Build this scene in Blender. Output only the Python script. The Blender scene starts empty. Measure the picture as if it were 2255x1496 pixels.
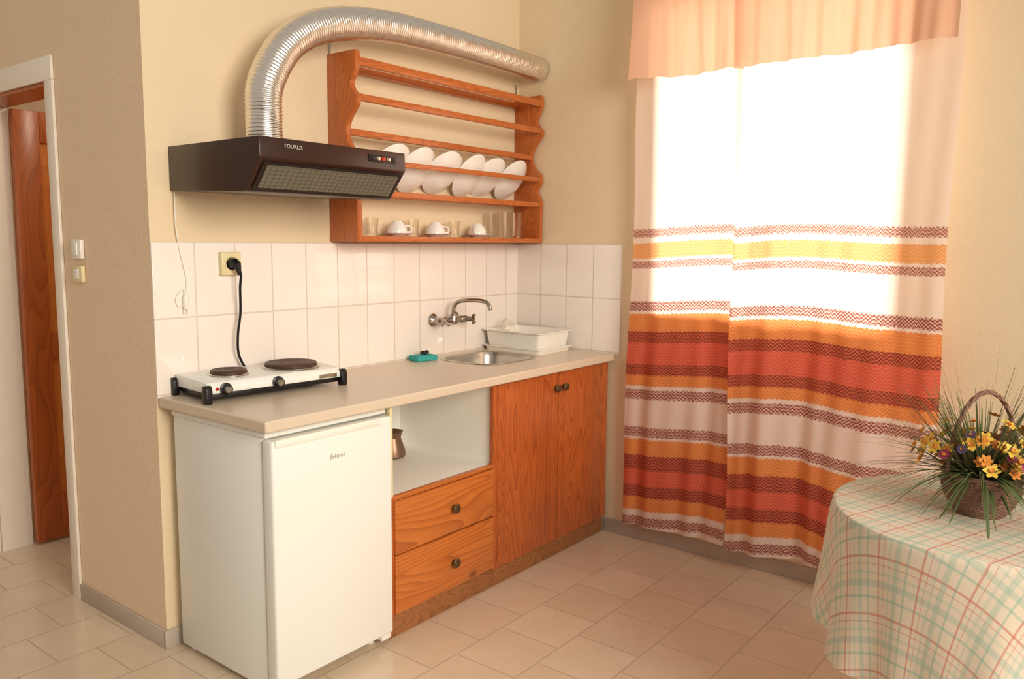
import bpy, bmesh, math, random
from mathutils import Vector, Matrix
random.seed(7)
sc=bpy.context.scene
try:
    sc.view_settings.view_transform='Standard'
    sc.view_settings.look='None'
    sc.view_settings.exposure=0; sc.view_settings.gamma=1
except Exception: pass
L=1.9714; ZW=.884
# ------------------------------------------------------------ helpers
def lin(c):
    c=c/255.0
    return c/12.92 if c<=.04045 else ((c+.055)/1.055)**2.4
def C(r,g,b): return (lin(r),lin(g),lin(b),1)
def newmat(name):
    m=bpy.data.materials.new(name); m.use_nodes=True
    nt=m.node_tree; nt.nodes.clear()
    o=nt.nodes.new('ShaderNodeOutputMaterial')
    return m,nt,o
class N:
    def __init__(s,nt): s.nt=nt
    def n(s,t,**k):
        x=s.nt.nodes.new(t)
        for a,b in k.items(): setattr(x,a,b)
        return x
    def l(s,a,b): s.nt.links.new(a,b)
    def math(s,op,a,b=None,c=None):
        x=s.nt.nodes.new('ShaderNodeMath'); x.operation=op
        for i,v in enumerate((a,b,c)):
            if v is None: continue
            if hasattr(v,'is_linked') or hasattr(v,'links'): s.l(v,x.inputs[i])
            else: x.inputs[i].default_value=v
        return x.outputs[0]
    def mix(s,f,a,b,blend='MIX'):
        x=s.nt.nodes.new('ShaderNodeMix'); x.data_type='RGBA'; x.blend_type=blend
        for v,i in ((f,0),(a,6),(b,7)):
            if hasattr(v,'links'): s.l(v,x.inputs[i])
            else: x.inputs[i].default_value=v
        return x.outputs[2]
def mat(name,col,rough=.5,metal=0,var=.06,nscale=30,bump=0,spec=.5,coat=0,aniso=0,trans=0,ior=1.45,bscale=None):
    m,nt,o=newmat(name); q=N(nt)
    b=q.n('ShaderNodeBsdfPrincipled')
    tc=q.n('ShaderNodeTexCoord'); no=q.n('ShaderNodeTexNoise'); no.inputs['Scale'].default_value=nscale
    no.inputs['Detail'].default_value=4
    q.l(tc.outputs['Object'],no.inputs['Vector'])
    dark=tuple(c*(1-2*var) for c in col[:3])+(1,)
    q.l(q.mix(no.outputs['Fac'],col,dark),b.inputs['Base Color'])
    b.inputs['Roughness'].default_value=rough; b.inputs['Metallic'].default_value=metal
    b.inputs['Specular IOR Level'].default_value=spec
    b.inputs['Coat Weight'].default_value=coat
    b.inputs['Transmission Weight'].default_value=trans; b.inputs['IOR'].default_value=ior
    if bump:
        n2=q.n('ShaderNodeTexNoise'); n2.inputs['Scale'].default_value=bscale or nscale*3; n2.inputs['Detail'].default_value=5
        q.l(tc.outputs['Object'],n2.inputs['Vector'])
        bp=q.n('ShaderNodeBump'); bp.inputs['Strength'].default_value=bump; bp.inputs['Distance'].default_value=.01
        q.l(n2.outputs['Fac'],bp.inputs['Height']); q.l(bp.outputs[0],b.inputs['Normal'])
    q.l(b.outputs[0],o.inputs[0])
    return m
def wood(name,axis,light=C(210,120,54),dark=C(150,72,28),scale=7,rough=.33,knots=True,rings=20.0):
    m,nt,o=newmat(name); q=N(nt)
    b=q.n('ShaderNodeBsdfPrincipled'); tc=q.n('ShaderNodeTexCoord'); mp=q.n('ShaderNodeMapping')
    s=[1,1,1]; s['xyz'.index(axis)]=.13; mp.inputs['Scale'].default_value=s
    q.l(tc.outputs['Object'],mp.inputs[0])
    no=q.n('ShaderNodeTexNoise'); no.inputs['Scale'].default_value=scale; no.inputs['Detail'].default_value=1; no.inputs['Distortion'].default_value=.2
    q.l(mp.outputs[0],no.inputs['Vector'])
    r=q.math('FRACT',q.math('MULTIPLY',no.outputs['Fac'],rings))
    r=q.math('MULTIPLY',q.math('POWER',r,2.0),.7)
    n3=q.n('ShaderNodeTexNoise'); n3.inputs['Scale'].default_value=scale*20; n3.inputs['Detail'].default_value=3
    q.l(mp.outputs[0],n3.inputs['Vector'])
    c1=q.mix(r,light,dark)
    c2=q.mix(q.math('MULTIPLY',n3.outputs['Fac'],.5),c1,dark)
    if knots:
        vo=q.n('ShaderNodeTexVoronoi'); vo.inputs['Scale'].default_value=3.2
        mp2=q.n('ShaderNodeMapping'); s2=[1,1,1]; s2['xyz'.index(axis)]=.6; mp2.inputs['Scale'].default_value=s2; q.l(tc.outputs['Object'],mp2.inputs[0]); q.l(mp2.outputs[0],vo.inputs['Vector'])
        mr=q.n('ShaderNodeMapRange'); q.l(vo.outputs['Distance'],mr.inputs[0]); mr.inputs[1].default_value=.03; mr.inputs[2].default_value=.075; mr.inputs[3].default_value=.85; mr.inputs[4].default_value=0
        c2=q.mix(mr.outputs[0],c2,C(92,40,16))
    q.l(c2,b.inputs['Base Color']); b.inputs['Roughness'].default_value=rough; b.inputs['Coat Weight'].default_value=.2
    b.inputs['Coat Roughness'].default_value=.25
    q.l(b.outputs[0],o.inputs[0]); return m
def tilemat(name,ax,ay,ox,oy,w,h,col,col2,grout,mortar,rough,offset=0,bump=.3,noise=.0,rotate=0):
    m,nt,o=newmat(name); q=N(nt)
    b=q.n('ShaderNodeBsdfPrincipled'); g=q.n('ShaderNodeNewGeometry'); sp=q.n('ShaderNodeSeparateXYZ')
    q.l(g.outputs['Position'],sp.inputs[0]); cb=q.n('ShaderNodeCombineXYZ')
    q.l(q.math('ADD',sp.outputs[ax],ox+20*w),cb.inputs[0]); q.l(q.math('ADD',sp.outputs[ay],oy+20*h),cb.inputs[1])
    br=q.n('ShaderNodeTexBrick'); br.offset=offset; br.squash=1
    br.inputs['Scale'].default_value=1; br.inputs['Brick Width'].default_value=w; br.inputs['Row Height'].default_value=h
    br.inputs['Mortar Size'].default_value=mortar; br.inputs['Mortar Smooth'].default_value=.3
    br.inputs['Color1'].default_value=col; br.inputs['Color2'].default_value=col2; br.inputs['Mortar'].default_value=grout
    q.l(cb.outputs[0],br.inputs['Vector'])
    colo=br.outputs['Color']
    if noise:
        no=q.n('ShaderNodeTexNoise'); no.inputs['Scale'].default_value=7; no.inputs['Detail'].default_value=8; no.inputs['Roughness'].default_value=.65
        q.l(g.outputs['Position'],no.inputs['Vector'])
        colo=q.mix(q.math('MULTIPLY',no.outputs['Fac'],noise),colo,tuple(c*k for c,k in zip(col[:3],(.6,.56,.5)))+(1,))
    q.l(colo,b.inputs['Base Color'])
    rr=q.math('ADD',rough,q.math('MULTIPLY',br.outputs['Fac'],.5)); q.l(rr,b.inputs['Roughness'])
    bp=q.n('ShaderNodeBump'); bp.inputs['Strength'].default_value=bump; bp.inputs['Distance'].default_value=.003; bp.invert=True
    q.l(br.outputs['Fac'],bp.inputs['Height']); q.l(bp.outputs[0],b.inputs['Normal'])
    q.l(b.outputs[0],o.inputs[0]); return m

class G:
    def __init__(s): s.bm=bmesh.new()
    def box(s,x0,x1,y0,y1,z0,z1,bev=0,seg=2,mi=0):
        t=bmesh.new()
        vs=[t.verts.new((x,y,z)) for x in (x0,x1) for y in (y0,y1) for z in (z0,z1)]
        for f in ((0,1,3,2),(4,6,7,5),(0,4,5,1),(2,3,7,6),(0,2,6,4),(1,5,7,3)): t.faces.new([vs[i] for i in f])
        bmesh.ops.recalc_face_normals(t,faces=t.faces)
        if bev: bmesh.ops.bevel(t,geom=list(t.edges),offset=bev,segments=seg,profile=.5,affect='EDGES')
        s.add(t,mi); return s
    def add(s,t,mi=0,M=None):
        if M is not None: bmesh.ops.transform(t,matrix=M,verts=t.verts)
        mp={}
        for v in t.verts: mp[v]=s.bm.verts.new(v.co)
        for f in t.faces:
            try:
                nf=s.bm.faces.new([mp[v] for v in f.verts]); nf.material_index=mi
            except ValueError: pass
        t.free()
    def lathe(s,prof,c=(0,0,0),n=40,M=None,mi=0,caps=False):
        t=bmesh.new(); rings=[]
        for r,z in prof:
            if r<1e-6: rings.append([t.verts.new((0,0,z))])
            else: rings.append([t.verts.new((r*math.cos(2*math.pi*i/n),r*math.sin(2*math.pi*i/n),z)) for i in range(n)])
        for a,b in zip(rings,rings[1:]):
            if len(a)==1 and len(b)==1: continue
            for i in range(n):
                j=(i+1)%n
                if len(a)==1: t.faces.new([a[0],b[j],b[i]])
                elif len(b)==1: t.faces.new([a[i],a[j],b[0]])
                else: t.faces.new([a[i],a[j],b[j],b[i]])
        bmesh.ops.recalc_face_normals(t,faces=t.faces)
        MM=Matrix.Translation(c)
        if M is not None: MM=MM@M
        s.add(t,mi,MM); return s
    def tube(s,pts,r,n=12,caps=True,mi=0,flat=1.0):
        pts=[Vector(p) for p in pts]; t=bmesh.new(); rings=[]
        T=[]
        for i in range(len(pts)):
            a=pts[max(0,i-1)]; b=pts[min(len(pts)-1,i+1)]; T.append((b-a).normalized())
        up=Vector((0,0,1)) if abs(T[0].z)<.9 else Vector((0,1,0))
        nrm=T[0].cross(up).normalized()
        for i,p in enumerate(pts):
            if i: 
                nrm=(nrm-T[i]*nrm.dot(T[i])).normalized()
            bn=T[i].cross(nrm)
            rr=r(i/(len(pts)-1)) if callable(r) else (r[i] if isinstance(r,(list,tuple)) else r)
            rings.append([t.verts.new(p+(nrm*math.cos(2*math.pi*k/n)+bn*flat*math.sin(2*math.pi*k/n))*rr) for k in range(n)])
        for a,b in zip(rings,rings[1:]):
            for k in range(n): t.faces.new([a[k],a[(k+1)%n],b[(k+1)%n],b[k]])
        if caps:
            t.faces.new(rings[0][::-1]); t.faces.new(rings[-1])
        bmesh.ops.recalc_face_normals(t,faces=t.faces)
        s.add(t,mi); return s
    def prism(s,poly,axis,t0,t1,bev=0,mi=0):
        t=bmesh.new()
        def P(a,b,c):
            return {'x':(c,a,b),'y':(a,c,b),'z':(a,b,c)}[axis]
        A=[t.verts.new(P(a,b,t0)) for a,b in poly]; B=[t.verts.new(P(a,b,t1)) for a,b in poly]
        t.faces.new(A); t.faces.new(B[::-1])
        for i in range(len(poly)):
            j=(i+1)%len(poly); t.faces.new([A[i],B[i],B[j],A[j]])
        bmesh.ops.recalc_face_normals(t,faces=t.faces)
        if bev: bmesh.ops.bevel(t,geom=list(t.edges),offset=bev,segments=2,profile=.5,affect='EDGES')
        s.add(t,mi); return s
def catmull(P,k=8):
    P=[Vector(p) for p in P]; Q=[P[0]*2-P[1]]+P+[P[-1]*2-P[-2]]; o=[]
    for i in range(1,len(Q)-2):
        a,b,c,d=Q[i-1:i+3]
        for j in range(k):
            t=j/k; o.append(.5*((2*b)+(c-a)*t+(2*a-5*b+4*c-d)*t*t+(3*b-a-3*c+d)*t*t*t))
    o.append(P[-1]); return o
def obj(name,g,mats,loc=(0,0,0),parent=None,world=True,smooth=35,rot=None,bevmod=0):
    bm=g.bm if isinstance(g,G) else g
    if world:
        bmesh.ops.translate(bm,vec=-Vector(loc),verts=bm.verts)
    me=bpy.data.meshes.new(name); bm.to_mesh(me); bm.free()
    for m in (mats if isinstance(mats,(list,tuple)) else [mats]): me.materials.append(m)
    for p in me.polygons: p.use_smooth=True
    try: me.set_sharp_from_angle(angle=math.radians(smooth))
    except Exception: pass
    o=bpy.data.objects.new(name,me); sc.collection.objects.link(o)
    if parent is not None:
        o.parent=parent
        o.location=(0,0,0) if world else loc
    else: o.location=loc
    if rot: o.rotation_euler=rot
    if bevmod:
        b=o.modifiers.new('bevel','BEVEL'); b.width=bevmod; b.segments=3; b.limit_method='ANGLE'
    return o
def thing(o,label,cat,group=None):
    o['label']=label; o['category']=cat
    if group: o['group']=group
    return o
def empty(name,loc,label,cat,rotz=0,group=None):
    e=bpy.data.objects.new(name,None); e.location=loc; e.rotation_euler=(0,0,rotz); e.empty_display_size=.1
    sc.collection.objects.link(e); return thing(e,label,cat,group)
def part(name,g,mats,par,world=True,**k):
    if world:
        bmesh.ops.translate(g.bm,vec=-par.location,verts=g.bm.verts)
    return obj(name,g,mats,(0,0,0),par,False,**k)
def subpart(name,g,mats,par,root,**k):
    bmesh.ops.translate(g.bm,vec=-root.location,verts=g.bm.verts)
    return obj(name,g,mats,(0,0,0),par,False,**k)
def text(name,s,size,mt,M,par,ext=.0006,font_shear=0,spacing=1):
    cu=bpy.data.curves.new(name,'FONT'); cu.body=s; cu.size=size; cu.extrude=ext; cu.shear=font_shear; cu.space_character=spacing
    cu.align_x='CENTER'; cu.align_y='CENTER'
    t=bpy.data.objects.new(name,cu); sc.collection.objects.link(t)
    dg=bpy.context.evaluated_depsgraph_get(); me=bpy.data.meshes.new_from_object(t.evaluated_get(dg))
    bpy.data.objects.remove(t)
    o=bpy.data.objects.new(name,me); sc.collection.objects.link(o); me.materials.clear(); me.materials.append(mt)
    o.parent=par; o.matrix_local=M; return o
def struct(o): o['kind']='structure'; return o

# ------------------------------------------------------------ materials
M_wall=mat('plaster_cream',C(238,218,184),.85,var=.03,nscale=4,bump=.25,bscale=160)
M_wallL=mat('plaster_tan',C(243,217,187),.85,var=.03,nscale=4,bump=.3,bscale=160)
M_floor=tilemat('floor_tiles',0,1,.0,.06,.25,.25,C(232,214,190),C(224,203,178),C(190,168,144),.003,.16,offset=.5,bump=.15,noise=.5)
M_wt1=tilemat('white_wall_tiles',0,2,.103,-.8876,.156,.256,C(250,242,235),C(247,238,230),C(220,208,194),.003,.06,bump=.45)
M_wt2=tilemat('white_wall_tiles_side',1,2,0,-.8876,.156,.256,C(250,242,235),C(247,238,230),C(220,208,194),.003,.06,bump=.45)
M_base=mat('grey_skirting_tile',C(198,184,170),.4,var=.12,nscale=12)
M_white=mat('white_paint',C(242,234,222),.35,var=.02)
M_enamel=mat('white_enamel',C(243,245,240),.25,var=.02,nscale=3)
M_lamin=mat('white_melamine',C(250,248,240),.4,var=.02)
M_woodx=wood('varnished_pine_x','x',C(216,128,58),C(158,78,30),rings=16.0)
M_woodz=wood('varnished_pine_z','z',C(202,108,50),C(142,64,26),rings=24.0)
M_rack=wood('rack_pine_x','x',C(208,116,50),C(156,74,28),14,knots=False)
M_rackz=wood('rack_pine_z','z',C(208,116,50),C(150,70,26),14,knots=False)
M_doorw=wood('door_wood','z',C(190,98,40),C(142,68,26),8)
M_doorl=wood('door_wood_panel','z',C(218,134,58),C(188,102,40),8)
M_dwall=wood('kick_wood','x',C(176,116,66),C(118,70,36),16,rough=.5,knots=False)
M_counter=mat('laminate_worktop',C(224,208,186),.3,var=.06,nscale=60)
M_hood=mat('brown_hood_enamel',C(58,34,26),.28,var=.1)
M_hoodd=mat('dark_plastic',C(40,32,28),.4,var=.1)
M_steel=mat('brushed_steel',C(200,196,186),.25,metal=1,var=.08,nscale=60)
M_chrome=mat('worn_chrome',C(190,180,170),.16,metal=1,var=.15,nscale=40)
M_black=mat('black_plastic',C(24,22,24),.35,var=.1)
M_castiron=mat('cast_iron_burner',C(92,66,52),.5,var=.2,nscale=50,metal=.3)
M_brass=mat('aged_brass',C(126,108,78),.35,metal=.8,var=.2,nscale=80)
M_porc=mat('white_porcelain',C(244,240,234),.12,var=.02)
M_cop=mat('tarnished_copper',C(150,118,96),.35,metal=.7,var=.2,nscale=30)
M_sock=mat('ivory_plastic',C(236,224,176),.35,var=.03)
M_plw=mat('white_plastic',C(246,243,234),.3,var=.02)
M_sponge=mat('turquoise_sponge',C(70,190,186),.9,var=.15,nscale=120,bump=.6)
M_red=mat('red_lamp',C(190,40,24),.3)
M_logo=mat('silver_print',C(210,208,200),.4)
M_greyl=mat('grey_print',C(172,172,166),.4)
def glassmat():
    m,nt,o=newmat('clear_glass'); q=N(nt)
    g=q.n('ShaderNodeBsdfGlass'); g.inputs['Roughness'].default_value=.02; g.inputs['Color'].default_value=(.97,.95,.9,1); g.inputs['IOR'].default_value=1.4
    t=q.n('ShaderNodeBsdfTransparent'); tc=q.n('ShaderNodeTexCoord'); no=q.n('ShaderNodeTexNoise')
    q.l(tc.outputs['Object'],no.inputs[0])
    mx=q.n('ShaderNodeMixShader'); q.l(q.math('MULTIPLY_ADD',no.outputs['Fac'],.1,.4),mx.inputs[0]); q.l(g.outputs[0],mx.inputs[1]); q.l(t.outputs[0],mx.inputs[2])
    q.l(mx.outputs[0],o.inputs[0]); return m
M_glass=glassmat()
def ductmat():
    m,nt,o=newmat('aluminium_flex_duct'); q=N(nt)
    b=q.n('ShaderNodeBsdfPrincipled'); b.inputs['Metallic'].default_value=1; b.inputs['Roughness'].default_value=.28
    tc=q.n('ShaderNodeTexCoord'); no=q.n('ShaderNodeTexNoise'); no.inputs['Scale'].default_value=60; no.inputs['Detail'].default_value=4
    q.l(tc.outputs['Object'],no.inputs[0]); q.l(q.mix(no.outputs['Fac'],C(248,244,236),C(222,216,206)),b.inputs['Base Color'])
    bp=q.n('ShaderNodeBump'); bp.inputs['Strength'].default_value=.3; bp.inputs['Distance'].default_value=.004
    q.l(no.outputs['Fac'],bp.inputs['Height']); q.l(bp.outputs[0],b.inputs['Normal']); q.l(b.outputs[0],o.inputs[0]); return m
M_duct=ductmat()
def filtermat():
    m,nt,o=newmat('hood_filter_mesh'); q=N(nt)
    b=q.n('ShaderNodeBsdfPrincipled'); tc=q.n('ShaderNodeTexCoord'); sp=q.n('ShaderNodeSeparateXYZ'); q.l(tc.outputs['Object'],sp.inputs[0])
    f=q.math('FRACT',q.math('MULTIPLY',sp.outputs[0],48)); g=q.math('FRACT',q.math('MULTIPLY',sp.outputs[2],95))
    a=q.math('MULTIPLY',q.math('GREATER_THAN',f,.14),q.math('MULTIPLY_ADD',q.math('GREATER_THAN',g,.35),.5,.5))
    q.l(q.mix(a,C(84,80,68),C(120,116,100)),b.inputs['Base Color']); b.inputs['Roughness'].default_value=.5; b.inputs['Metallic'].default_value=.2
    q.l(b.outputs[0],o.inputs[0]); return m
M_filter=filtermat()

def fabric(name,build):
    m,nt,o=newmat(name); q=N(nt)
    uv=q.n('ShaderNodeUVMap'); sp=q.n('ShaderNodeSeparateXYZ'); q.l(uv.outputs[0],sp.inputs[0])
    col,tr=build(q,sp.outputs[0],sp.outputs[1])
    d=q.n('ShaderNodeBsdfDiffuse'); t=q.n('ShaderNodeBsdfTranslucent'); mx=q.n('ShaderNodeMixShader')
    wv=q.n('ShaderNodeTexNoise'); wv.inputs['Scale'].default_value=500; q.l(uv.outputs[0],wv.inputs[0])
    bp=q.n('ShaderNodeBump'); bp.inputs['Strength'].default_value=.2; bp.inputs['Distance'].default_value=.002; q.l(wv.outputs['Fac'],bp.inputs['Height']); q.l(bp.outputs[0],d.inputs['Normal'])
    q.l(col,d.inputs['Color']); q.l(col,t.inputs['Color'])
    if hasattr(tr,'links'): q.l(tr,mx.inputs[0])
    else: mx.inputs[0].default_value=tr
    q.l(d.outputs[0],mx.inputs[1]); q.l(t.outputs[0],mx.inputs[2]); q.l(mx.outputs[0],o.inputs[0]); return m
W_=C(252,238,228); BR=C(152,80,70); OR=C(240,142,78); DK=C(142,70,70); RD=C(228,100,90); PK=C(244,214,202); YO=C(246,178,118); RD2=C(238,140,102); OR2=C(248,200,150); RD3=C(216,88,82); DK2=C(234,128,88); BT=C(170,104,92); ORT=C(244,168,104)  # topmost brown and orange bands painted paler, as if washed out by backlight
ST=[(0,W_,W_),(.098,BR,PK),(.142,W_,W_),(.17,OR,YO),(.236,DK,DK2),(.292,RD,RD2),(.364,DK,DK2),(.435,OR,YO),(.512,W_,W_),(.521,BR,PK),(.564,W_,W_),(.697,BR,PK),(.742,W_,W_),(.757,OR,YO),(.81,DK,DK2),(.862,RD,RD2),(.957,DK,DK2),(1.009,OR,YO),(1.09,W_,W_),(1.102,BR,PK),(1.15,W_,W_),(1.298,BT,PK),(1.328,W_,W_),(1.339,ORT,OR2),(1.41,W_,W_),(1.436,BT,PK),(1.47,W_,W_)]
def curtain_build(q,u,v):
    # woven bands: jittered band edges, fine zigzag rows and a mirrored ornament
    tri=q.math('PINGPONG',u,.012)
    cb=q.n('ShaderNodeCombineXYZ'); q.l(u,cb.inputs[0]); q.l(v,cb.inputs[1])
    nj=q.n('ShaderNodeTexNoise'); nj.inputs['Scale'].default_value=260; nj.inputs['Detail'].default_value=2; q.l(cb.outputs[0],nj.inputs[0])
    vv=q.math('ADD',v,q.math('MULTIPLY_ADD',tri,.4,-.0024))
    vv=q.math('ADD',vv,q.math('MULTIPLY_ADD',nj.outputs['Fac'],.026,-.013))
    fac=q.math('DIVIDE',vv,1.6)
    outs=[]
    for k in (1,2):
        r=q.n('ShaderNodeValToRGB'); r.color_ramp.interpolation='CONSTANT'; el=r.color_ramp.elements
        el[0].position=0; el[0].color=ST[0][k]
        el[1].position=ST[1][0]/1.6; el[1].color=ST[1][k]
        for s in ST[2:]:
            e=el.new(s[0]/1.6); e.color=s[k]
        q.l(fac,r.inputs[0]); outs.append(r.outputs[0])
    zz=q.math('ADD',v,q.math('MULTIPLY',q.math('PINGPONG',u,.009),1.1))
    rows=q.math('SINE',q.math('MULTIPLY',zz,470))
    um=q.math('PINGPONG',u,.018)
    a=q.math('SINE',q.math('MULTIPLY',um,500)); b=q.math('SINE',q.math('MULTIPLY_ADD',v,380,q.math('MULTIPLY',um,200)))
    p=q.math('ADD',q.math('MULTIPLY',rows,.8),q.math('MULTIPLY',a,q.math('MULTIPLY',b,.6)))
    no=q.n('ShaderNodeTexNoise'); no.inputs['Scale'].default_value=130; no.inputs['Detail'].default_value=4
    mp=q.n('ShaderNodeMapping'); mp.inputs['Scale'].default_value=(.8,2.4,1); q.l(cb.outputs[0],mp.inputs[0]); q.l(mp.outputs[0],no.inputs[0])
    p=q.math('ADD',p,q.math('MULTIPLY_ADD',no.outputs['Fac'],3.6,-1.75))
    mr=q.n('ShaderNodeMapRange'); q.l(p,mr.inputs[0]); mr.inputs[1].default_value=-.4; mr.inputs[2].default_value=.7
    col=q.mix(q.math('MULTIPLY',mr.outputs[0],.9),outs[0],outs[1])
    sp=q.n('ShaderNodeSeparateXYZ'); q.l(outs[0],sp.inputs[0])
    return col,q.math('MULTIPLY_ADD',q.math('GREATER_THAN',sp.outputs[2],.6),.07,.43)
M_curtain=fabric('striped_curtain_fabric',curtain_build)
def val_build(q,u,v):
    no=q.n('ShaderNodeTexNoise'); no.inputs['Scale'].default_value=3; cb=q.n('ShaderNodeCombineXYZ'); q.l(u,cb.inputs[0]); q.l(v,cb.inputs[1]); q.l(cb.outputs[0],no.inputs[0])
    return q.mix(no.outputs['Fac'],C(241,204,178),C(236,194,166)),.5
M_val=fabric('peach_valance_fabric',val_build)
def cloth_build(q,u,v):
    def band(x,per,off,w):
        f=q.math('FRACT',q.math('ADD',q.math('DIVIDE',x,per),off))
        return q.math('LESS_THAN',f,w)
    base=C(232,219,198)
    col=base; P=.115
    for x in (u,v):
        for off,w,c,s in ((0,.12,C(146,192,176),.38),(.2,.05,C(134,188,170),.45),(.5,.045,C(208,118,100),.6),(.62,.02,C(208,118,100),.45),(.78,.05,C(158,196,180),.3)):
            col=q.mix(q.math('MULTIPLY',band(x,P,off,w),s),col,c)
    return col,.12
M_cloth=fabric('plaid_tablecloth_fabric',cloth_build)

# ------------------------------------------------------------ room
struct(obj('floor',G().box(-5.2,.2,-5.0,3.0,-.05,0),M_floor))
o=struct(obj('wall_back',G().box(-L,0,0,.14,0,2.85),[M_wall,M_wallL]))
for p in o.data.polygons:
    if p.normal.x<-.9: p.material_index=1
g=G()
y0,y1,z0,z1=-1.83,-.82,1.10,2.45
g.box(0,.2,-5.0,y0,0,2.85); g.box(0,.2,y1,3.0,0,2.85); g.box(0,.2,y0,y1,0,z0); g.box(0,.2,y0,y1,z1,2.85)
struct(obj('wall_right',g,M_wall))
g=G()
dy0,dy1,dz=.683,1.41,2.0
g.box(-L,-L+.13,.1401,dy0,0,2.85); g.box(-L,-L+.13,dy1,3.0,0,2.85); g.box(-L,-L+.13,dy0,dy1,dz,2.85)
struct(obj('wall_left',g,M_wallL))
struct(obj('wall_far',G().box(-5.2,.2,3.0,3.1,0,2.85),M_wallL))
struct(obj('trim_1',G().box(-L,-.0,-.008,-.0002,ZW-.004,1.3996,.001),M_wt1))
struct(obj('trim_2',G().box(-.008,-.0002,-.624,-.008,ZW-.004,1.3996,.001),M_wt2))
struct(obj('baseboard_left',G().box(-L-.011,-L-.001,-.0,.618,0,.065,.002),M_base))
struct(obj('baseboard_back',G().box(-L-.011,-1.4,-.011,-.0004,0,.065,.002),M_base))
struct(obj('baseboard_right',G().box(-.011,-.0002,-5,-.56,0,.065,.002),M_base))
g=G()
g.box(-L-.012,-L-.001,.622,dy0+.002,0,dz-.016,.002); g.box(-L-.012,-L-.001,dy1-.003,dy1+.075,0,dz-.016,.002); g.box(-L-.012,-L-.001,.622,dy1+.075,dz-.0155,2.07,.002)
g.box(-L+.0005,-L+.1,dy0+.0005,dy0+.008,0,dz-.031); g.box(-L+.0005,-L+.128,dy1-.012,dy1-.0005,0,dz-.031)
struct(obj('trim_3',g,M_white))
g=G().box(-L+.0005,-L+.128,dy0+.001,dy1-.001,dz-.03,dz-.001); g.box(-L+.1005,-L+.128,dy0+.001,dy0+.02,0,dz-.031)
struct(obj('trim_4',g,M_doorw))
g=G(); X0=-L+.132; X1=X0+.72; Y=1.355
g.box(X0,X0+.11,Y,Y+.04,.012,1.966,.003); g.box(X1-.11,X1,Y,Y+.04,.012,1.966,.003)
for a,b in ((.012,.22),(.86,.98),(1.83,1.966)): g.box(X0+.11,X1-.11,Y,Y+.04,a,b,.002)
d=g
for a,b in ((.22,.86),(.98,1.83)):
    d.box(X0+.10,X1-.10,Y+.014,Y+.026,a-.01,b+.01,0,mi=1)
    d.box(X0+.145,X1-.145,Y+.004,Y+.034,a+.035,b-.035,.008,mi=1)
struct(obj('door_1',d,[M_doorw,M_doorl]))
g=G()
for a,b in ((y0,y0+.04),(y1-.04,y1),(-1.34,-1.32)): g.box(.13,.18,a,b,z0,z1,.004)
g.box(.13,.18,y0,y1,z0,z0+.04,.004); g.box(.13,.18,y0,y1,z1-.05,z1,.004)
g.box(.001,.199,y0+.001,y1-.001,z0+.0005,z0+.012,.002)
struct(obj('window_1',g,M_white))

# ------------------------------------------------------------ worktop with sink cutout
SX,SY,SR=-.525,-.245,.215
def sq(bm_,cx=0,cy=0,ax=.2/.215,ay=.172/.215,n=3.8):
    for v in bm_.verts:
        x,y=v.co.x-cx,v.co.y-cy; r=math.hypot(x,y)
        if r>1e-6:
            c,s=abs(x/r),abs(y/r); w=min(1,r/.12); fc=(1-w)+w*(c**n+s**n)**(-1/n)
            v.co.x=cx+x*fc*(1-w+w*ax); v.co.y=cy+y*fc*(1-w+w*ay)
bm=bmesh.new()
rect=[(-L+.002,-.6),(-.009,-.6),(-.009,-.009),(-L+.002,-.009)]
tb=bmesh.new()
for i in range(64):
    a=2*math.pi*i/64; tb.verts.new((SX+(SR-.012)*math.cos(a),SY+(SR-.012)*math.sin(a),ZW))
sq(tb,SX,SY)
rv=[bm.verts.new((x,y,ZW)) for x,y in rect]; cv=[bm.verts.new(v.co) for v in tb.verts]; tb.free()
ed=[bm.edges.new((rv[i],rv[(i+1)%4])) for i in range(4)]+[bm.edges.new((cv[i],cv[(i+1)%64])) for i in range(64)]
bmesh.ops.triangle_fill(bm,use_beauty=True,edges=ed)
bmesh.ops.recalc_face_normals(bm,faces=bm.faces)
r=bmesh.ops.extrude_face_region(bm,geom=list(bm.faces))
bmesh.ops.translate(bm,vec=(0,0,-.036),verts=[v for v in r['geom'] if isinstance(v,bmesh.types.BMVert)])
bmesh.ops.recalc_face_normals(bm,faces=bm.faces)
gg=G(); gg.bm.free(); gg.bm=bm
o=obj('worktop',gg,M_counter,(-1,-.3,ZW-.036),bevmod=.006)
thing(o,'long beige laminate kitchen worktop along the tiled wall','worktop')
e=empty('sink',(SX,SY,ZW),'rounded stainless steel sink basin set into the worktop','sink')
pr=[(SR,.001),(SR-.003,.004),(SR-.012,.0045),(SR-.02,.001),(SR-.03,-.02),(SR-.04,-.11),(SR-.06,-.135),(.12,-.14),(.05,-.145),(.045,-.15),(.0,-.15)]
g=G().lathe(pr,n=96); sq(g.bm); part('basin',g,M_steel,e,world=False)
part('drain',G().lathe([(.04,-.148),(.036,-.144),(.02,-.146),(0,-.146)],n=32),M_chrome,e,world=False)
part('overflow',G().lathe([(.014,0),(.012,.003),(.006,.002),(0,-.001)],M=Matrix.Rotation(math.radians(90),4,'X'),c=(0,.138,-.045)),M_black,e,world=False)

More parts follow.
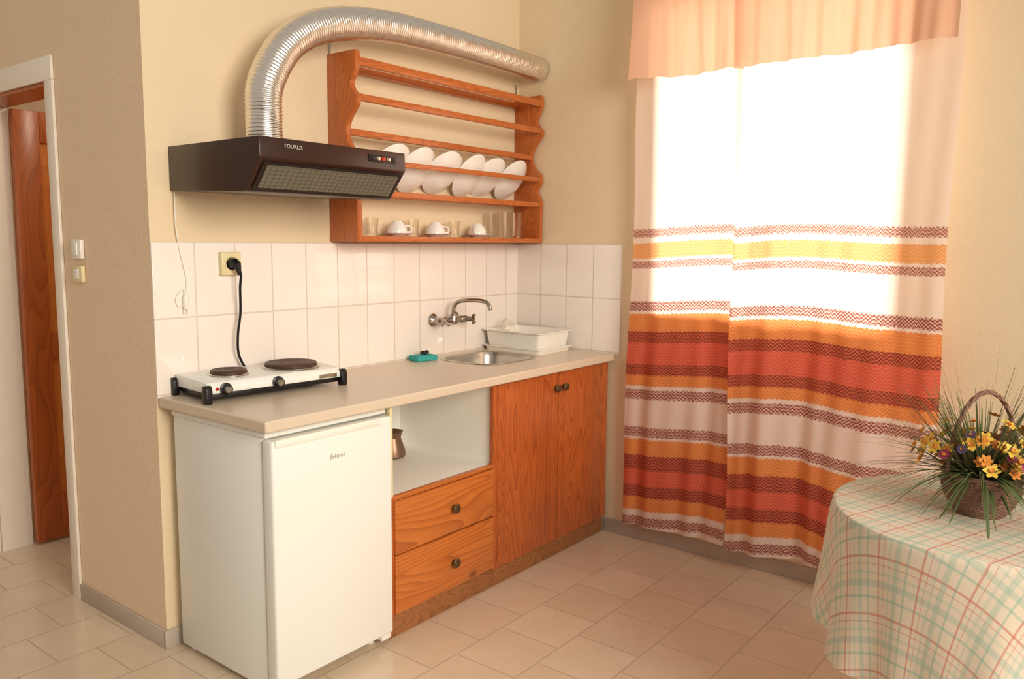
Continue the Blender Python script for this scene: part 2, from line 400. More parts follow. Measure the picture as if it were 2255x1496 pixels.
# ------------------------------------------------------------ faucet
fx=-.57; e=empty('faucet',(fx,-.008,1.05),'worn chrome wall-mounted kitchen tap with curved spout','tap')
RX=Matrix.Rotation(math.radians(90),4,'X')
for s in (-1,1):
    g=G(); g.lathe([(.0,0),(.03,0),(.03,.006),(.02,.016),(.014,.02),(.014,.05),(0,.05)],c=(s*.075,0,0),M=RX); part('wall_flange',g,M_chrome,e,world=False)
g=G(); g.tube([(-.085,-.06,0),(-.05,-.06,0),(-.045,-.06,0),(.045,-.06,0),(.05,-.06,0),(.085,-.06,0)],[.017,.017,.013,.013,.017,.017],16)
g.lathe([(0,-.016),(.018,-.012),(.018,.02),(.012,.03),(0,.03)],c=(0,-.06,0),n=20); part('valve_body',g,M_chrome,e,world=False)
for s in (-1,1):
    g=G(); dr=Vector((s*.45,-.8,0)).normalized(); c0=Vector((s*.075,-.06,0))
    g.tube([c0,c0+dr*.03,c0+dr*.045],[.013,.012,.008],12)
    cc=c0+dr*.047; t1=Vector((0,0,1)); t2=dr.cross(t1)
    for t in (t1*.7+t2*.7,t1*-.7+t2*.7):
        t.normalize(); g.tube([cc-t*.026,cc-t*.018,cc,cc+t*.018,cc+t*.026],[.007,.005,.006,.005,.007],8)
    part('cross_handle',g,M_chrome,e,world=False)
pts=catmull([(0,-.06,.02),(0,-.062,.05),(.003,-.075,.078),(.01,-.105,.09),(.025,-.17,.094),(.034,-.22,.09),(.04,-.242,.072),(.041,-.246,.05)],6)
part('spout',G().tube(pts,lambda t:.0095,12),M_chrome,e,world=False)

# ------------------------------------------------------------ extractor hood
hx0,hx1=-1.895,-1.30
e=empty('extractor_hood',(-1.6,-.25,1.56),'dark brown slim kitchen extractor hood mounted over the hotplate','extractor hood')
g=G(); g.prism([(0,1.712),(-.5,1.712),(-.502,1.65),(-.425,1.556),(-.41,1.552),(0,1.568)],'x',hx0,hx1,.003)
part('body',g,M_hood,e)
A=Vector((0,-.500,1.642)); B=Vector((0,-.430,1.558)); dirv=(B-A).normalized(); nn=Vector((0,dirv.z,-dirv.y)).normalized()
def slab(xa,xb,t0,t1,d0,d1,g,mi=0):
    P=[A+dirv*t0+nn*d0,A+dirv*t1+nn*d0,A+dirv*t1+nn*d1,A+dirv*t0+nn*d1]
    g.prism([(p.y,p.z) for p in P],'x',xa,xb,0,mi)
g=G(); slab(hx0+.015,hx1-.015,.004,.104,0,.005,g); part('filter_frame',g,M_hoodd,e)
g=G(); slab(hx0+.03,hx1-.03,.012,.094,.005,.008,g); part('filter_grille',g,M_filter,e)
g=G().box(-1.47,-1.345,-.5045,-.5005,1.672,1.696,.001); cp=part('control_panel',g,M_hoodd,e)
for i in range(5):
    x=-1.455+i*.024; subpart('switch_button',G().box(x-.009,x+.009,-.5085,-.5045,1.678,1.69,.0015),(M_steel if i in(1,3) else M_hoodd) if i!=2 else M_red,cp,e)
Mt=Matrix.Translation((-1.775+1.6,-.5035+.25,1.689-1.56))@Matrix.Rotation(math.radians(90),4,'X')
text('brand_lettering','FOURLIS',.017,M_logo,Mt,e,spacing=1.05)
g=G(); g.tube(catmull([(-1.885,-.01,1.565),(-1.885,-.012,1.45),(-1.872,-.012,1.36),(-1.855,-.013,1.27),(-1.865,-.013,1.2),(-1.885,-.013,1.18),(-1.895,-.013,1.21),(-1.87,-.016,1.24),(-1.863,-.016,1.215)],6),.0022,6)
pc=part('power_cord',g,M_plw,e)
g=G(); g.tube([(-1.863,-.018,1.225),(-1.863,-.018,1.215),(-1.863,-.018,1.19),(-1.863,-.018,1.172)],[.004,.010,.011,.009],10)
for s in (-.006,.006): g.tube([(-1.863+s,-.018,1.172),(-1.863+s,-.018,1.155)],.002,6)
subpart('plug',g,M_plw,pc,e)

# duct
pth=catmull([(-1.645,-.18,1.713),(-1.648,-.18,1.82),(-1.635,-.18,1.94),(-1.535,-.178,2.088),(-1.36,-.174,2.182),(-1.08,-.165,2.235),(-.72,-.152,2.252),(-.36,-.142,2.254),(-.012,-.132,2.252)],10)
def resample(P,step):
    o=[P[0].copy()]; acc=0
    for a,b in zip(P,P[1:]):
        l=(b-a).length; d=step-acc
        while d<=l: o.append(a+(b-a)*(d/l)); d+=step
        acc=(l-(d-step))
    if (o[-1]-P[-1]).length>step*.3: o.append(P[-1])
    return o
rp=resample(pth,.003)
rad=[.0605-.003*(i/len(rp))+.0017*math.sin(i*.003/.0115*2*math.pi) for i in range(len(rp))]
for i in range(6): rad[i]=.058; rad[-1-i]=.056
o=obj('flexible_duct',G().tube(rp,rad,40,caps=False),M_duct,(-1.0,-.16,2.2),smooth=80)
thing(o,'ribbed aluminium exhaust duct curving from hood to side wall','duct')

# ------------------------------------------------------------ plate rack
e=empty('plate_rack',(-.615,0,1.405),'orange pine wall plate rack with scalloped sides','plate rack')
prof=catmull([Vector((a,b,0)) for a,b in [(2.115,.165),(2.07,.165),(2.035,.15),(2.01,.135),(1.985,.142),(1.955,.168),(1.925,.165),(1.885,.13),(1.85,.11),(1.81,.108),(1.775,.125),(1.74,.162),(1.70,.165),(1.665,.142),(1.635,.155),(1.605,.168),(1.56,.165)]],5)
poly=[(-.001,1.405),(-.001,2.125),(-.16,2.125)]+[(-p.y,p.x) for p in prof]+[(-.165,1.405)]
for xa in (-1.226,-.034):
    part('side_panel',G().prism(poly,'x',xa,xa+.024,.0015),M_rackz,e)
def rail(z,h,y,th,name='rail'): part(name,G().box(-1.202,-.034,y-th/2,y+th/2,z-h/2,z+h/2,.003),M_rack,e)
rail(2.085,.032,-.155,.022); rail(2.085,.03,-.02,.02); rail(1.952,.026,-.158,.02); rail(1.827,.026,-.10,.02)
rail(1.716,.022,-.162,.010); rail(1.594,.024,-.155,.022); rail(1.594,.02,-.055,.03)
part('bottom_board',G().box(-1.202,-.034,-.165,-.009,1.405,1.427,.002),M_rack,e)
for x in (-1.214,-.03):
    g=G(); g.tube([(x,-.006,2.12),(x,-.006,2.175)],.004,6); g.tube([(x+.008*math.cos(t),-.006,2.182+.008*math.sin(t)) for t in [i*math.pi/8 for i in range(17)]],.002,6); part('hanging_hook',g,M_steel,e)

def plate_mesh():
    g=G(); g.lathe([(0,.0),(.05,.0),(.065,.003),(.085,.012),(.104,.022),(.112,.0255),(.113,.027),(.111,.0275),(.103,.025),(.084,.016),(.064,.007),(.048,.004),(0,.004)],n=64); return g
pdat=[(-.965,0,0),(-.81,.04,.0),(-.645,-.04,.0),(-.46,.05,.0),(-.315,-.05,.012),(-.15,.02,0)]
n0=None
for i,(x,j,k) in enumerate(pdat):
    n=Vector((.08+j,-.82,-.57+j)).normalized()
    if n0 is None:
        n0=obj('plate',plate_mesh(),M_porc,(0,0,0),world=False); pl=n0
    else:
        pl=n0.copy(); sc.collection.objects.link(pl)
    pl.rotation_mode='QUATERNION'; pl.rotation_quaternion=(-n).to_track_quat('Z','Y')
    pl.location=Vector((x,-.083+k,1.701))+n*.012
    thing(pl,'white porcelain plate leaning upright in the wooden rack','plate','plates in the wall rack')
def cup():
    g=G(); g.lathe([(0,.004),(.018,.004),(.02,0),(.022,.004),(.034,.016),(.041,.036),(.042,.056),(.0405,.056),(.039,.036),(.032,.02),(.018,.008),(0,.008)],n=36); return g
zc=1.4275
c0=None
for x in (-.938,-.705,-.42):
    if c0 is None:
        s0=obj('saucer',G().lathe([(0,0),(.03,0),(.034,.003),(.062,.013),(.063,.015),(.06,.0145),(.033,.006),(0,.005)],n=40),M_porc,(x,-.085,zc),world=False)
        c0=obj('coffee_cup',cup(),M_porc,(x,-.085,zc+.065),world=False)
        h0=obj('handle',G().tube(catmull([(-.038,0,.045),(-.055,0,.046),(-.062,0,.034),(-.052,0,.02),(-.034,0,.02)],5),.004,8),M_porc,(0,0,0),c0,False)
        s,c=s0,c0
    else:
        s=s0.copy(); s.location=(x,-.085,zc); sc.collection.objects.link(s)
        c=c0.copy(); c.location=(x,-.085,zc+.065); sc.collection.objects.link(c)
        h=h0.copy(); h.parent=c; sc.collection.objects.link(h)
    c.rotation_euler=(math.pi,0,2.6 if x!=-.42 else .5)
    thing(s,'white saucer under an upturned coffee cup on the rack shelf','saucer','saucers on the rack shelf')
    thing(c,'white porcelain coffee cup turned upside down on a saucer','cup','coffee cups on the rack shelf')
g0=None
for x in (-1.065,-.828,-.565):
    if g0 is None: g0=gl=obj('small_glass',G().lathe([(0,0),(.022,0),(.024,.01),(.022,.02),(.027,.075),(.0255,.075),(.0205,.022),(.02,.012),(0,.01)],n=28),M_glass,(x,-.07,zc),world=False)
    else: gl=g0.copy(); gl.location=(x,-.07,zc); sc.collection.objects.link(gl)
    thing(gl,'small clear shot glass on the rack shelf','glass','small glasses on the rack shelf')
g0=None
for x,y in ((-.275,-.06),(-.2,-.06),(-.235,-.115),(-.135,-.09)):
    if g0 is None: g0=gl=obj('tall_glass',G().lathe([(0,0),(.026,0),(.027,.004),(.03,.125),(.0285,.125),(.025,.012),(0,.01)],n=28),M_glass,(x,y,zc),world=False)
    else: gl=g0.copy(); gl.location=(x,y,zc); sc.collection.objects.link(gl)
    thing(gl,'tall clear water glass on the rack shelf','glass','tall glasses on the rack shelf')

# ------------------------------------------------------------ socket, switches
e=empty('wall_socket',(-1.69,-.008,1.285),'ivory power socket on the white wall tiles','socket')
part('cover',G().box(-1.729,-1.651,-.03,-.009,1.284,1.365,.004),M_sock,e)
part('socket_face',G().lathe([(0,.0),(.022,0),(.024,.003),(.027,.003),(.027,0)],c=(-1.69,-.03,1.325),M=RX),M_sock,e)
for i,(za,zb) in enumerate(((1.335,1.405),(1.25,1.31))):
    e=empty('light_switch',(-L-.002,.49,za),'ivory light switch on the tan wall' if i==0 else 'ivory wall socket plate below the light switch','switch')
    part('cover',G().box(-L-.016,-L-.002,.455,.53,za,zb,.003),M_sock if i else M_plw,e)
    part('rocker',G().box(-L-.021,-L-.0165,.475,.51,za+.012,zb-.012,.002),M_plw,e)

# ------------------------------------------------------------ hotplate
e=empty('electric_hotplate',(-1.665,-.15,ZW),'white two-burner electric hotplate with black feet on the worktop','hotplate',rotz=math.radians(-5))
w,dp=.255,.115
g=G(); g.prism([(-dp,.03),(-dp,.05),(-dp+.012,.066),(dp-.005,.072),(dp,.066),(dp,.03)],'x',-w,w,.004); part('body',g,M_enamel,e,world=False)
part('base_pan',G().box(-w+.008,w-.008,-dp+.006,dp-.006,.014,.0302,.002),M_black,e,world=False)
for sx in (-1,1):
    for sy in (-1,1):
        g=G(); g.prism([(sy*dp-.014,0),(sy*dp+.014,0),(sy*dp+.018,.02),(sy*dp+.016,.052),(sy*dp+.008,.06),(sy*dp-.01,.06),(sy*dp-.016,.05),(sy*dp-.018,.02)],'x',sx*(w+.004)-.011,sx*(w+.004)+.011,.003); part('foot',g,M_black,e,world=False)
for x,y,r,nm in ((-.12,.005,.06,'burner'),(.125,.01,.092,'burner')):
    g=G(); g.lathe([(0,.0),(r*1.12,0),(r*1.12,.003),(r*1.03,.005)],c=(x,y,.0695),n=48,mi=0); part('burner_ring',g,M_steel,e,world=False)
    pf=[(r,.004),(r,.013),(r-.003,.016)]
    k=r-.006
    while k>.03: pf+= [(k,.016),(k-.002,.0145),(k-.004,.0145),(k-.006,.016)]; k-=.012
    pf+=[(.022,.0155),(.02,.0145),(0,.0145)]
    g=G(); g.lathe(pf,c=(x,y,.0695),n=48); part('burner',g,M_castiron,e,world=False)
for x in (-.195,-.005):
    g=G(); g.lathe([(0,0),(.021,0),(.021,.004),(.016,.006),(.015,.02),(.012,.022),(0,.022)],c=(x,-dp,.042),M=RX,n=28); kb=part('knob',g,M_black,e,world=False)
    obj('knob_cap',G().lathe([(0,.022),(.011,.022),(.009,.024),(0,.0245)],c=(x,-dp,.042),M=RX,n=24),M_steel,(0,0,0),kb,False)
part('indicator_lamp',G().lathe([(0,0),(.006,0),(.005,.004),(0,.005)],c=(-.225,-dp,.045),M=RX,n=16),M_red,e,world=False)
part('label_plate',G().box(.16,.235,-dp-.001,-dp+.002,.034,.048,.0005),M_steel,e,world=False)
R5=Matrix.Rotation(math.radians(5),4,'Z')
def tol(p): return R5@(Vector(p)-Vector((-1.665,-.15,ZW)))
g=G(); g.tube([tol(p) for p in catmull([(-1.688,-.055,1.318),(-1.682,-.07,1.29),(-1.68,-.06,1.24),(-1.672,-.045,1.15),(-1.685,-.045,1.07),(-1.68,-.04,1.0),(-1.645,-.032,.945),(-1.6,-.024,.925),(-1.55,-.02,.95),(-1.51,-.022,.958),(-1.49,-.03,.945),(-1.5,-.05,.93)],8)],.0045,8); cd=part('power_cable',g,M_black,e,world=False)
g=G(); g.tube([tol(p) for p in [(-1.69,-.031,1.325),(-1.69,-.05,1.325),(-1.689,-.06,1.32),(-1.686,-.064,1.3),(-1.684,-.066,1.285)]],[.019,.019,.015,.009,.006],16); obj('plug',g,M_black,(0,0,0),cd,False)

# ------------------------------------------------------------ sponge, scourer, drainer
o=obj('sponge',G().box(-.055,.055,-.035,.035,0,.024,.005),M_sponge,(-.775,-.075,ZW+.0005),world=False,rot=(0,0,-.15)); thing(o,'turquoise rectangular kitchen sponge on the worktop','sponge')
g=G(); g.tube(catmull([(-.024,0,.007),(-.012,.006,.011),(0,-.004,.008),(.014,.003,.012),(.024,0,.007)],5),lambda t:.004+.004*math.sin(t*math.pi),10); g.tube([(-.016,-.01,.005),(.0,-.008,.008),(.016,.008,.005)],.004,8)
o=obj('scouring_pad',g,M_black,(-.76,-.07,ZW+.0245),world=False); thing(o,'small crumpled black scouring pad lying on the sponge','scouring pad')
e=empty('dish_drainer',(-.165,-.195,ZW),'white plastic dish drainer tray beside the sink','dish drainer')
def tray(x0,x1,y0,y1,z0,z1,fl,th,rimw):
    g=G(); t=g.bm
    def ring(ex,z): 
        r=.02; pts=[]
        X0,X1,Y0,Y1=x0-ex,x1+ex,y0-ex,y1+ex
        for cx,cy,a0 in ((X1-r,Y1-r,0),(X0+r,Y1-r,90),(X0+r,Y0+r,180),(X1-r,Y0+r,270)):
            for k in range(5):
                a=math.radians(a0+k*22.5); pts.append(t.verts.new((cx+r*math.cos(a),cy+r*math.sin(a),z)))
        return pts
    R_=[ring(0,z0),ring(fl,z1-.004),ring(fl+rimw,z1-.004),ring(fl+rimw,z1),ring(fl-th,z1),ring(-th,z0+th)]
    t.faces.new(R_[0][::-1]); t.faces.new(R_[-1])
    for a,b in zip(R_,R_[1:]):
        for k in range(20): t.faces.new([a[k],a[(k+1)%20],b[(k+1)%20],b[k]])
    bmesh.ops.recalc_face_normals(t,faces=t.faces); return g
part('drip_tray',tray(-.125,.125,-.165,.165,0,.024,.006,.003,.008),M_plw,e,world=False)
part('rack_basket',tray(-.118,.115,-.155,.155,.012,.1,.012,.003,.012),M_plw,e,world=False)
for i in range(7):
    y=-.11+i*.035; part('divider_rib',G().box(-.10,.0,y-.002,y+.002,.015,.06,.001),M_plw,e,world=False)
g=G(); g.lathe([(0,0),(.02,0),(.04,.02),(.05,.05),(.048,.05),(.038,.022),(.018,.004),(0,.004)],n=32)
o=obj('glass_bowl',g,M_glass,(-.2,-.07,ZW+.08),world=False,rot=(.9,.2,0)); thing(o,'small clear glass bowl drying in the drainer','bowl')

# ------------------------------------------------------------ fridge
e=empty('mini_fridge',(-1.705,-.31,0),'small white under-counter fridge below the worktop','refrigerator')
fx0,fx1=-1.945,-1.462
part('body',G().box(fx0+.004,fx1-.004,-.535,-.045,.02,.822,.006),M_enamel,e)
part('top_panel',G().box(fx0,fx1,-.56,-.04,.8225,.84,.004),M_enamel,e)
dr=part('door',G().box(fx0,fx1,-.592,-.54,.045,.818,.009,3),M_enamel,e)
subpart('door_handle',G().box(fx0+.01,fx1-.05,-.598,-.57,.795,.821,.006),M_plw,dr,e)
part('door_gasket',G().box(fx0+.012,fx1-.012,-.541,-.5345,.055,.81),M_greyl,e)
for x in (fx0+.04,fx1-.04):
    for y in (-.51,-.08): part('foot',G().lathe([(0,0),(.018,0),(.018,.012),(.01,.02),(0,.02)],c=(x,y,0.0),n=20),M_plw,e)
part('hinge_foot',G().box(fx1-.045,fx1,-.58,-.54,.022,.044,.003),M_plw,e)
Mt=Matrix.Translation((-1.702+1.705,-.5925+.31,.728))@Matrix.Rotation(math.radians(90),4,'X')
text('brand_lettering','Eskimo',.021,M_greyl,Mt,dr,font_shear=.3)

# ------------------------------------------------------------ cabinets
def knob(c,par,root,nm='knob',r=.016):
    g=G(); g.lathe([(0,0),(r*.55,0),(r*.5,.006),(r*.45,.012),(r*.95,.016),(r,.02),(r*.8,.025),(r*.3,.027),(0,.027)],c=c,M=RX,n=24)
    return subpart(nm,g,M_brass,par,root)
YF=-.572
a0,a1=-1.452,-.862
e=empty('drawer_cabinet',(-1.155,-.29,0),'pine base cabinet with open shelf above two drawers','cabinet')
g=G()
g.box(a0,a0+.016,-.55,-.02,.08,.846); g.box(a1-.016,a1,-.55,-.02,.08,.846); g.box(a0+.016,a1-.016,-.55,-.02,.08,.096); g.box(a0+.016,a1-.016,-.03,-.02,.096,.846); g.box(a0+.016,a1-.016,-.55,-.03,.505,.521)
part('carcass',g,M_lamin,e)
part('face_frame_stile',G().box(a0,a0+.014,YF,-.551,.08,.52,.001),M_woodz,e)
part('edge_strip',G().box(a0,a0+.012,YF,-.551,.521,.846,.001),M_sock,e)
part('face_frame_stile',G().box(a1-.028,a1,YF,-.551,.08,.846,.001),M_woodz,e)
part('shelf_lip',G().box(a0+.014,a1-.028,YF,-.551,.508,.522,.001),M_woodx,e)
part('top_rail',G().box(a0+.014,a1-.028,YF+.01,-.551,.841,.846,.001),M_woodx,e)
for za,zb in ((.312,.505),(.092,.306)):
    d=part('drawer',G().box(a0+.016,a1-.03,YF-.006,-.551,za,zb,.004),M_woodx,e)
    knob((-1.135,YF-.006,(za+zb)/2+(.0 if za>.2 else -.005)),d,e,r=.019)
part('plinth',G().box(a0+.004,a1,-.555,-.53,0,.08,.001),M_dwall,e)
b0,b1=-.861,-.022
e=empty('sink_cabinet',(-.44,-.29,0),'pine base cabinet with two tall doors under the sink','cabinet')
g=G()
g.box(b0,b0+.016,-.55,-.02,.08,.7); g.box(b1-.016,b1,-.55,-.02,.08,.846); g.box(b0,b1,-.55,-.02,.08,.096); g.box(b0,b1,-.03,-.02,.096,.7); g.box(b0,b1,-.55,-.53,.82,.846)
part('carcass',g,M_lamin,e)
for x0,x1,kx in ((b0+.002,-.437,-.462),(-.433,b1,-.402)):
    g=G(); g.box(x0,x0+.05,YF,-.551,.082,.844,.002); g.box(x1-.05,x1,YF,-.551,.082,.844,.002); 
    g.box(x0+.05,x1-.05,YF+.001,-.551,.082,.844,.001)
    d=part('door',g,M_woodz,e); knob((kx,YF,.775),d,e,r=.018)
part('plinth',G().box(b0,b1,-.555,-.53,0,.08,.001),M_dwall,e)
e=empty('coffee_pot',(-1.06,-.17,.5215),'tarnished copper coffee pot standing on the open shelf','coffee pot')
part('body',G().lathe([(0,0),(.05,0),(.056,.008),(.054,.03),(.04,.07),(.036,.082),(.044,.105),(.046,.108),(.043,.106),(.033,.083),(.037,.07),(.05,.03),(.05,.01),(0,.008)],n=36),M_cop,e,world=False)
part('handle',G().tube([(-.04,0,.095),(-.09,-.01,.115),(-.16,-.02,.135)],[.006,.006,.008],8),M_brass,e,world=False)

# ------------------------------------------------------------ curtains
def sheet(name,yA,yB,zb,zt,x0,amp,seed,m,label,cat,nu=220,nv=90,hem=None,gather=1.25,fine=1.0,dense=1.0,flareA=0,flareB=0):
    rnd=random.Random(seed); ph=[rnd.uniform(0,6.28) for _ in range(8)]
    fr=[rnd.uniform(8,11)*dense,rnd.uniform(17,22)*dense,rnd.uniform(32,40)*dense,rnd.uniform(60,70)*dense]
    bm=bmesh.new(); uvl=bm.loops.layers.uv.new('UVMap'); V=[]; UV=[]
    for j in range(nv+1):
        t=j/nv; row=[];ru=[]
        for i in range(nu+1):
            s=i/nu; yb=yA+(yB-yA)*s; hz=zb+(hem(s) if hem else 0)
            z=hz+(zt-hz)*t
            k=(1-t)
            a=amp*(.35+.9*k)
            wob=1+.6*math.sin(3*yb+ph[6]+2*z)
            f=a*(1.1*math.sin(fr[0]*yb+ph[0]+.9*k)*wob+.8*math.sin(fr[1]*yb+ph[1]-1.1*k)+.6*fine*math.sin(fr[2]*yb+ph[2]+.8*k)*(.4+.6*wob*.7)+.3*fine*math.sin(fr[3]*yb+ph[3]+1.5*z))
            y=yb+.006*math.sin(5*z+ph[4]+4*s)+.5*a*math.cos(fr[1]*yb+ph[1])*k+k*(flareA*(1-s)-flareB*s)
            dz=.014*k*math.sin(fr[0]*yb*.8+ph[5])
            row.append(bm.verts.new((x0+f,y,z))); ru.append(((yb-yA)*-gather,z+dz-(hem(s)*k if hem else 0)))
        V.append(row); UV.append(ru)
    for j in range(nv):
        for i in range(nu):
            fc=bm.faces.new([V[j][i],V[j][i+1],V[j+1][i+1],V[j+1][i]]); idx=[(j,i),(j,i+1),(j+1,i+1),(j+1,i)]
            for lp,(a,b) in zip(fc.loops,idx): lp[uvl].uv=UV[a][b]
    g=G(); g.bm.free(); g.bm=bm
    o=obj(name,g,m,(x0,(yA+yB)/2,zb),smooth=180); thing(o,label,cat); return o
sheet('curtain',-.735,-1.235,.088,2.58,-.085,.012,3,M_curtain,'translucent white curtain panel with orange, red and brown patterned bands','curtain',hem=lambda s:.025*s,flareA=.05,fine=1.2)
sheet('curtain',-1.22,-2.02,.10,2.58,-.13,.016,11,M_curtain,'wider translucent white curtain panel with orange and red patterned bands','curtain',nu=300,hem=lambda s:.02*math.sin(s*3),fine=1.2)
sheet('valance',-.748,-1.25,2.108,2.62,-.168,.008,5,M_val,'gathered peach fabric valance section hanging above the curtains','valance',nu=260,nv=30,hem=lambda s:-.008*s+.003*math.sin(s*9),fine=1.8,dense=1.5)
sheet('valance',-1.215,-2.015,2.105,2.62,-.2,.008,8,M_val,'wider gathered peach fabric valance section above the curtains','valance',nu=360,nv=30,hem=lambda s:.004*math.sin(s*9)-.008*(1-s),fine=1.8,dense=1.5)
e=empty('curtain_rod',(-.15,-1.38,2.6),'white curtain rod fixed above the window','curtain rod')
part('rod',G().tube([(-.15,-.68,2.64),(-.15,-2.1,2.64)],.012,12),M_white,e)
for y in (-.72,-2.06): part('bracket',G().box(-.15,-.0005,y-.01,y+.01,2.63,2.65,.002),M_white,e)

# ------------------------------------------------------------ table
TX,TY,TR=-1.085,-2.32,.362
e=empty('round_table',(TX,TY,0),'round wooden table hidden under a plaid tablecloth','table')
part('top',G().lathe([(0,.715),(TR-.01,.715),(TR-.004,.72),(TR-.004,.735),(TR-.01,.742),(0,.742)],c=(TX,TY,0),n=64),M_woodx,e)
for a in (45,135,225,315):
    x=TX+.19*math.cos(math.radians(a)); y=TY+.19*math.sin(math.radians(a)); part('leg',G().box(x-.025,x+.025,y-.025,y+.025,0,.714,.004),M_woodz,e)
bm=bmesh.new(); uvl=bm.loops.layers.uv.new('UVMap'); NA=300; rings=[]; uvs=[]
rr=[(i/12*(TR-.008),0) for i in range(1,13)]+[(TR,d) for d in [.004,.014]]+[(TR,.014+.286*i/20) for i in range(1,21)]
cen=bm.verts.new((TX,TY,.746))
for r,dd in rr:
    ring=[];ru=[]
    for i in range(NA):
        a=2*math.pi*i/NA; R_=r; z=.746
        if dd>0:
            k=dd/.3; fold=math.sin(8*a+.6+.4*math.sin(3*a))*.7+.4*math.sin(13*a+2)+.22*math.sin(23*a)
            drop=dd*1.06*(1+.12*math.cos(2*(a-2.7))) 
            R_=r+.004*min(1,k*10)+.024*k**1.3*fold*(.5+.5*k)+.024*k**.8; z=.746-.003-drop
            if dd<.005: z=.7445
        ring.append(bm.verts.new((TX+R_*math.cos(a),TY+R_*math.sin(a),z)))
        ur=r+dd; ru.append((ur*math.cos(a+.35),ur*math.sin(a+.35)))
    rings.append(ring); uvs.append(ru)
for i in range(NA):
    j=(i+1)%NA; f=bm.faces.new([cen,rings[0][i],rings[0][j]])
    for lp,u in zip(f.loops,[(0,0),uvs[0][i],uvs[0][j]]): lp[uvl].uv=u
for k in range(len(rings)-1):
    for i in range(NA):
        j=(i+1)%NA; f=bm.faces.new([rings[k][i],rings[k+1][i],rings[k+1][j],rings[k][j]])
        for lp,u in zip(f.loops,[uvs[k][i],uvs[k+1][i],uvs[k+1][j],uvs[k][j]]): lp[uvl].uv=u
g=G(); g.bm.free(); g.bm=bm
o=obj('tablecloth',g,M_cloth,(TX,TY,.746),smooth=180); thing(o,'cream plaid tablecloth with teal and coral lines over the round table','tablecloth')

# ------------------------------------------------------------ flower basket
M_wick=mat('pinkish_wicker',C(168,126,106),.7,var=.25,nscale=60,bump=.8)
M_leaf=mat('grass_green',C(104,120,70),.6,var=.3,nscale=20)
M_leaf2=mat('dry_grass',C(118,104,72),.6,var=.3,nscale=20)
M_yel=mat('yellow_petal',C(246,206,80),.6,var=.12,nscale=60)
M_orp=mat('orange_petal',C(232,150,60),.6,var=.15)
M_pur=mat('magenta_petal',C(166,66,104),.6,var=.2)
M_blu=mat('violet_petal',C(106,90,146),.6,var=.2)
BX,BY,BZ=-1.085,-2.295,.747
e=empty('flower_basket',(BX,BY,BZ),'wicker basket of artificial yellow and purple flowers on the table','flower basket')
g=G()
prof2=[]
for k in range(25):
    t=k/24; prof2.append((.055+.034*math.sin(min(1,t*1.25)*math.pi/1.9)-.006*max(0,t-.75)*4,.1*t))
t_=bmesh.new(); rg=[]
for k,(r,z) in enumerate(prof2):
    rg.append([t_.verts.new(((r+.003*math.sin(i*math.pi/2+k*math.pi)) *math.cos(2*math.pi*i/80),(r+.003*math.sin(i*math.pi/2+k*math.pi))*math.sin(2*math.pi*i/80),z)) for i in range(80)])
for a,b in zip(rg,rg[1:]):
    for i in range(80): t_.faces.new([a[i],a[(i+1)%80],b[(i+1)%80],b[i]])
t_.faces.new(rg[0][::-1]); g.add(t_)
g.tube([(.086*math.cos(a),.086*math.sin(a),.1) for a in [2*math.pi*i/40 for i in range(41)]],.006,8)
g.lathe([(0,.085),(.08,.09)],n=30)
part('basket',g,M_wick,e,world=False)
hp=[(.088*math.cos(a)*.64,-.088*math.cos(a)*.77,.09+.215*math.sin(a)) for a in [math.pi*i/30 for i in range(31)]]
g=G()
for ph in (0,2.1,4.2):
    P=[]
    for i,p in enumerate(hp):
        a=i*.9+ph; P.append((p[0]+.003*math.cos(a),p[1]+.003*math.cos(a),p[2]+.0035*math.sin(a)))
    g.tube(catmull(P,3),.0034,7)
part('handle',g,M_wick,e,world=False)
def blades(cnt,seed,lmin,lmax,w,spread,elr=(.15,1.25),flat=.3):
    rnd=random.Random(seed); g=G()
    for i in range(cnt):
        a=rnd.uniform(0,6.283); ln=rnd.uniform(lmin,lmax); el=rnd.uniform(*elr); r0=rnd.uniform(0,.06)
        d=Vector((math.cos(a),math.sin(a),0)); P=[]
        for k in range(8):
            t=k/7; h=ln*t*math.sin(el)-spread*ln*t*t*(1.25-el)*.8; rr_=r0+ln*t*math.cos(el)
            P.append(Vector((d.x*rr_,d.y*rr_,max(.012,.095+h))))
        g.tube(P,lambda t:w*(min(1,.3+3*t))*(1-.9*t)+.0004,6,flat=flat)
    return g
o=part('grass_leaves',blades(230,2,.13,.28,.0032,.6),M_leaf,e,world=False); o['kind']='stuff'
o=part('broad_leaves',blades(80,9,.09,.19,.006,.7,(.0,1.0),.15),M_leaf,e,world=False); o['kind']='stuff'
o=part('dry_stems',blades(150,5,.18,.36,.0013,.4),M_leaf2,e,world=False); o['kind']='stuff'
def flower(r,petals,mi_c):
    g=G()
    for k in range(petals):
        a=2*math.pi*k/petals; d=Vector((math.cos(a),math.sin(a),0)); s=Vector((-d.y,d.x,0)); t=bmesh.new()
        P=[t.verts.new(p) for p in (d*.1*r,d*.5*r+s*.34*r+Vector((0,0,.15*r)),d*.85*r+s*.2*r+Vector((0,0,.2*r)),d*r+Vector((0,0,.2*r)),d*.85*r-s*.2*r+Vector((0,0,.2*r)),d*.5*r-s*.34*r+Vector((0,0,.15*r)))]
        t.faces.new(P); g.add(t)
    g.lathe([(0,0),(.22*r,.05*r),(.3*r,.4*r),(.24*r,.4*r),(0,.2*r)],n=10,mi=1); return g
kinds=[(M_yel,.02,6),(M_orp,.016,6),(M_pur,.015,8),(M_blu,.013,8)]
cache={}
rnd=random.Random(4)
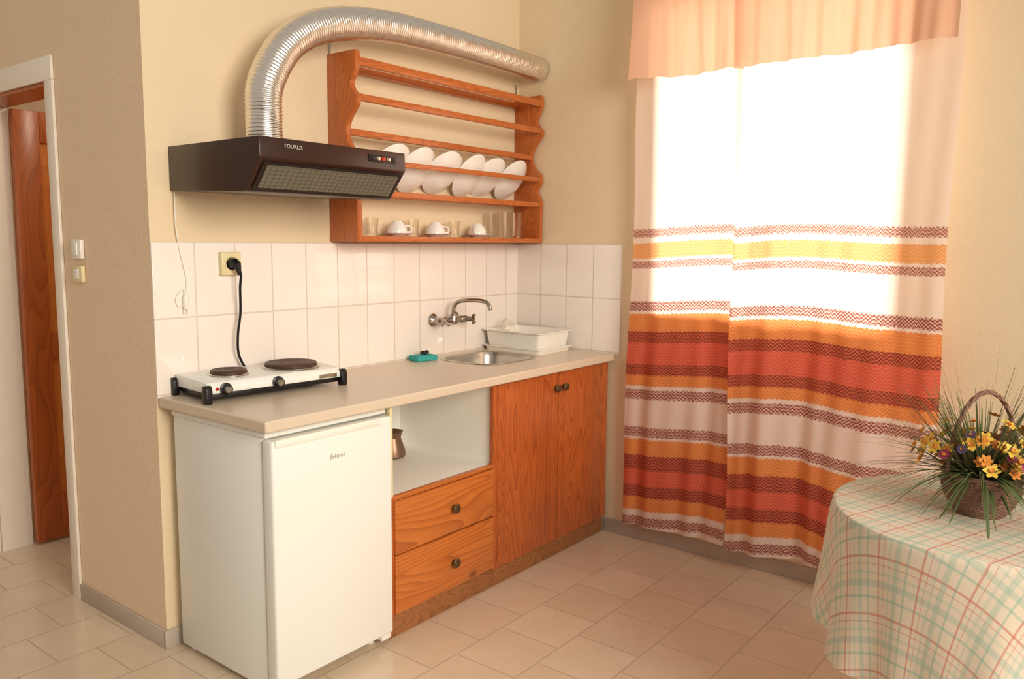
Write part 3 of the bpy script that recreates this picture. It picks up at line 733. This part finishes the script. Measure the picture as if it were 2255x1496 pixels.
for i in range(100):
    ki=rnd.choice([0,0,0,0,1,1,1,2,3]); m_,r_,n_=kinds[ki]
    a=rnd.uniform(0,6.283); rad_=.155*math.sqrt(rnd.uniform(.0,1)); h=.125+.09*rnd.random()*(1-rad_*4)+.045*rnd.random()-.2*max(0,rad_-.09)
    nrm=Vector((math.cos(a)*rad_*8,math.sin(a)*rad_*8,.6)).normalized()
    if ki not in cache:
        f=part('flower',flower(r_,n_,0),[m_,M_orp],e,world=False); cache[ki]=f
    else:
        f=cache[ki].copy(); sc.collection.objects.link(f); f.parent=e
    f.location=(math.cos(a)*rad_,math.sin(a)*rad_,h); f.rotation_mode='QUATERNION'; f.rotation_quaternion=nrm.to_track_quat('Z','Y')

# ------------------------------------------------------------ camera
yaw,pit,rol=.6613,-.1184,.0083
f=Vector((math.cos(yaw)*math.cos(pit),math.sin(yaw)*math.cos(pit),math.sin(pit)))
r=Vector((math.sin(yaw),-math.cos(yaw),0)); u=r.cross(f)
r2=r*math.cos(rol)+u*math.sin(rol); u2=-r*math.sin(rol)+u*math.cos(rol)
M=Matrix(((r2.x,u2.x,-f.x,-3.3598),(r2.y,u2.y,-f.y,-2.5837),(r2.z,u2.z,-f.z,1.4064),(0,0,0,1)))
cam=bpy.data.cameras.new('camera'); co=bpy.data.objects.new('camera',cam); sc.collection.objects.link(co)
cam.sensor_width=36; cam.lens=36*1796.05/2255; co.matrix_world=M; cam.clip_start=.05; sc.camera=co
# ------------------------------------------------------------ lights
def area(name,loc,target,sx,sy,p,col,spread=180):
    l=bpy.data.lights.new(name,'AREA'); l.shape='RECTANGLE'; l.size=sx; l.size_y=sy; l.energy=p; l.color=col; l.spread=math.radians(spread)
    o=bpy.data.objects.new(name,l); sc.collection.objects.link(o); o.location=loc
    o.rotation_euler=(Vector(target)-Vector(loc)).to_track_quat('-Z','Y').to_euler(); return o
area('window_daylight',(3.6,-1.35,1.95),(0,-1.33,1.75),1.2,1.2,540,(1,.92,.82))
area('room_fill_light',(-2.6,-4.8,2.3),(-1.5,0,.9),2.0,1.6,54,(1,.9,.77),100)  # added soft fill from behind the camera, aimed at the kitchen wall
l=bpy.data.lights.new('door_fill_light','POINT'); l.energy=9; l.color=(1,.85,.65); l.shadow_soft_size=.1  # added fill to brighten the door leaf; not a known lamp
o=bpy.data.objects.new('door_fill_light',l); sc.collection.objects.link(o); o.location=(-1.35,.6,2.3)
w=bpy.data.worlds.new('world'); sc.world=w; w.use_nodes=True
w.node_tree.nodes['Background'].inputs[0].default_value=(1,.87,.73,1); w.node_tree.nodes['Background'].inputs[1].default_value=.46
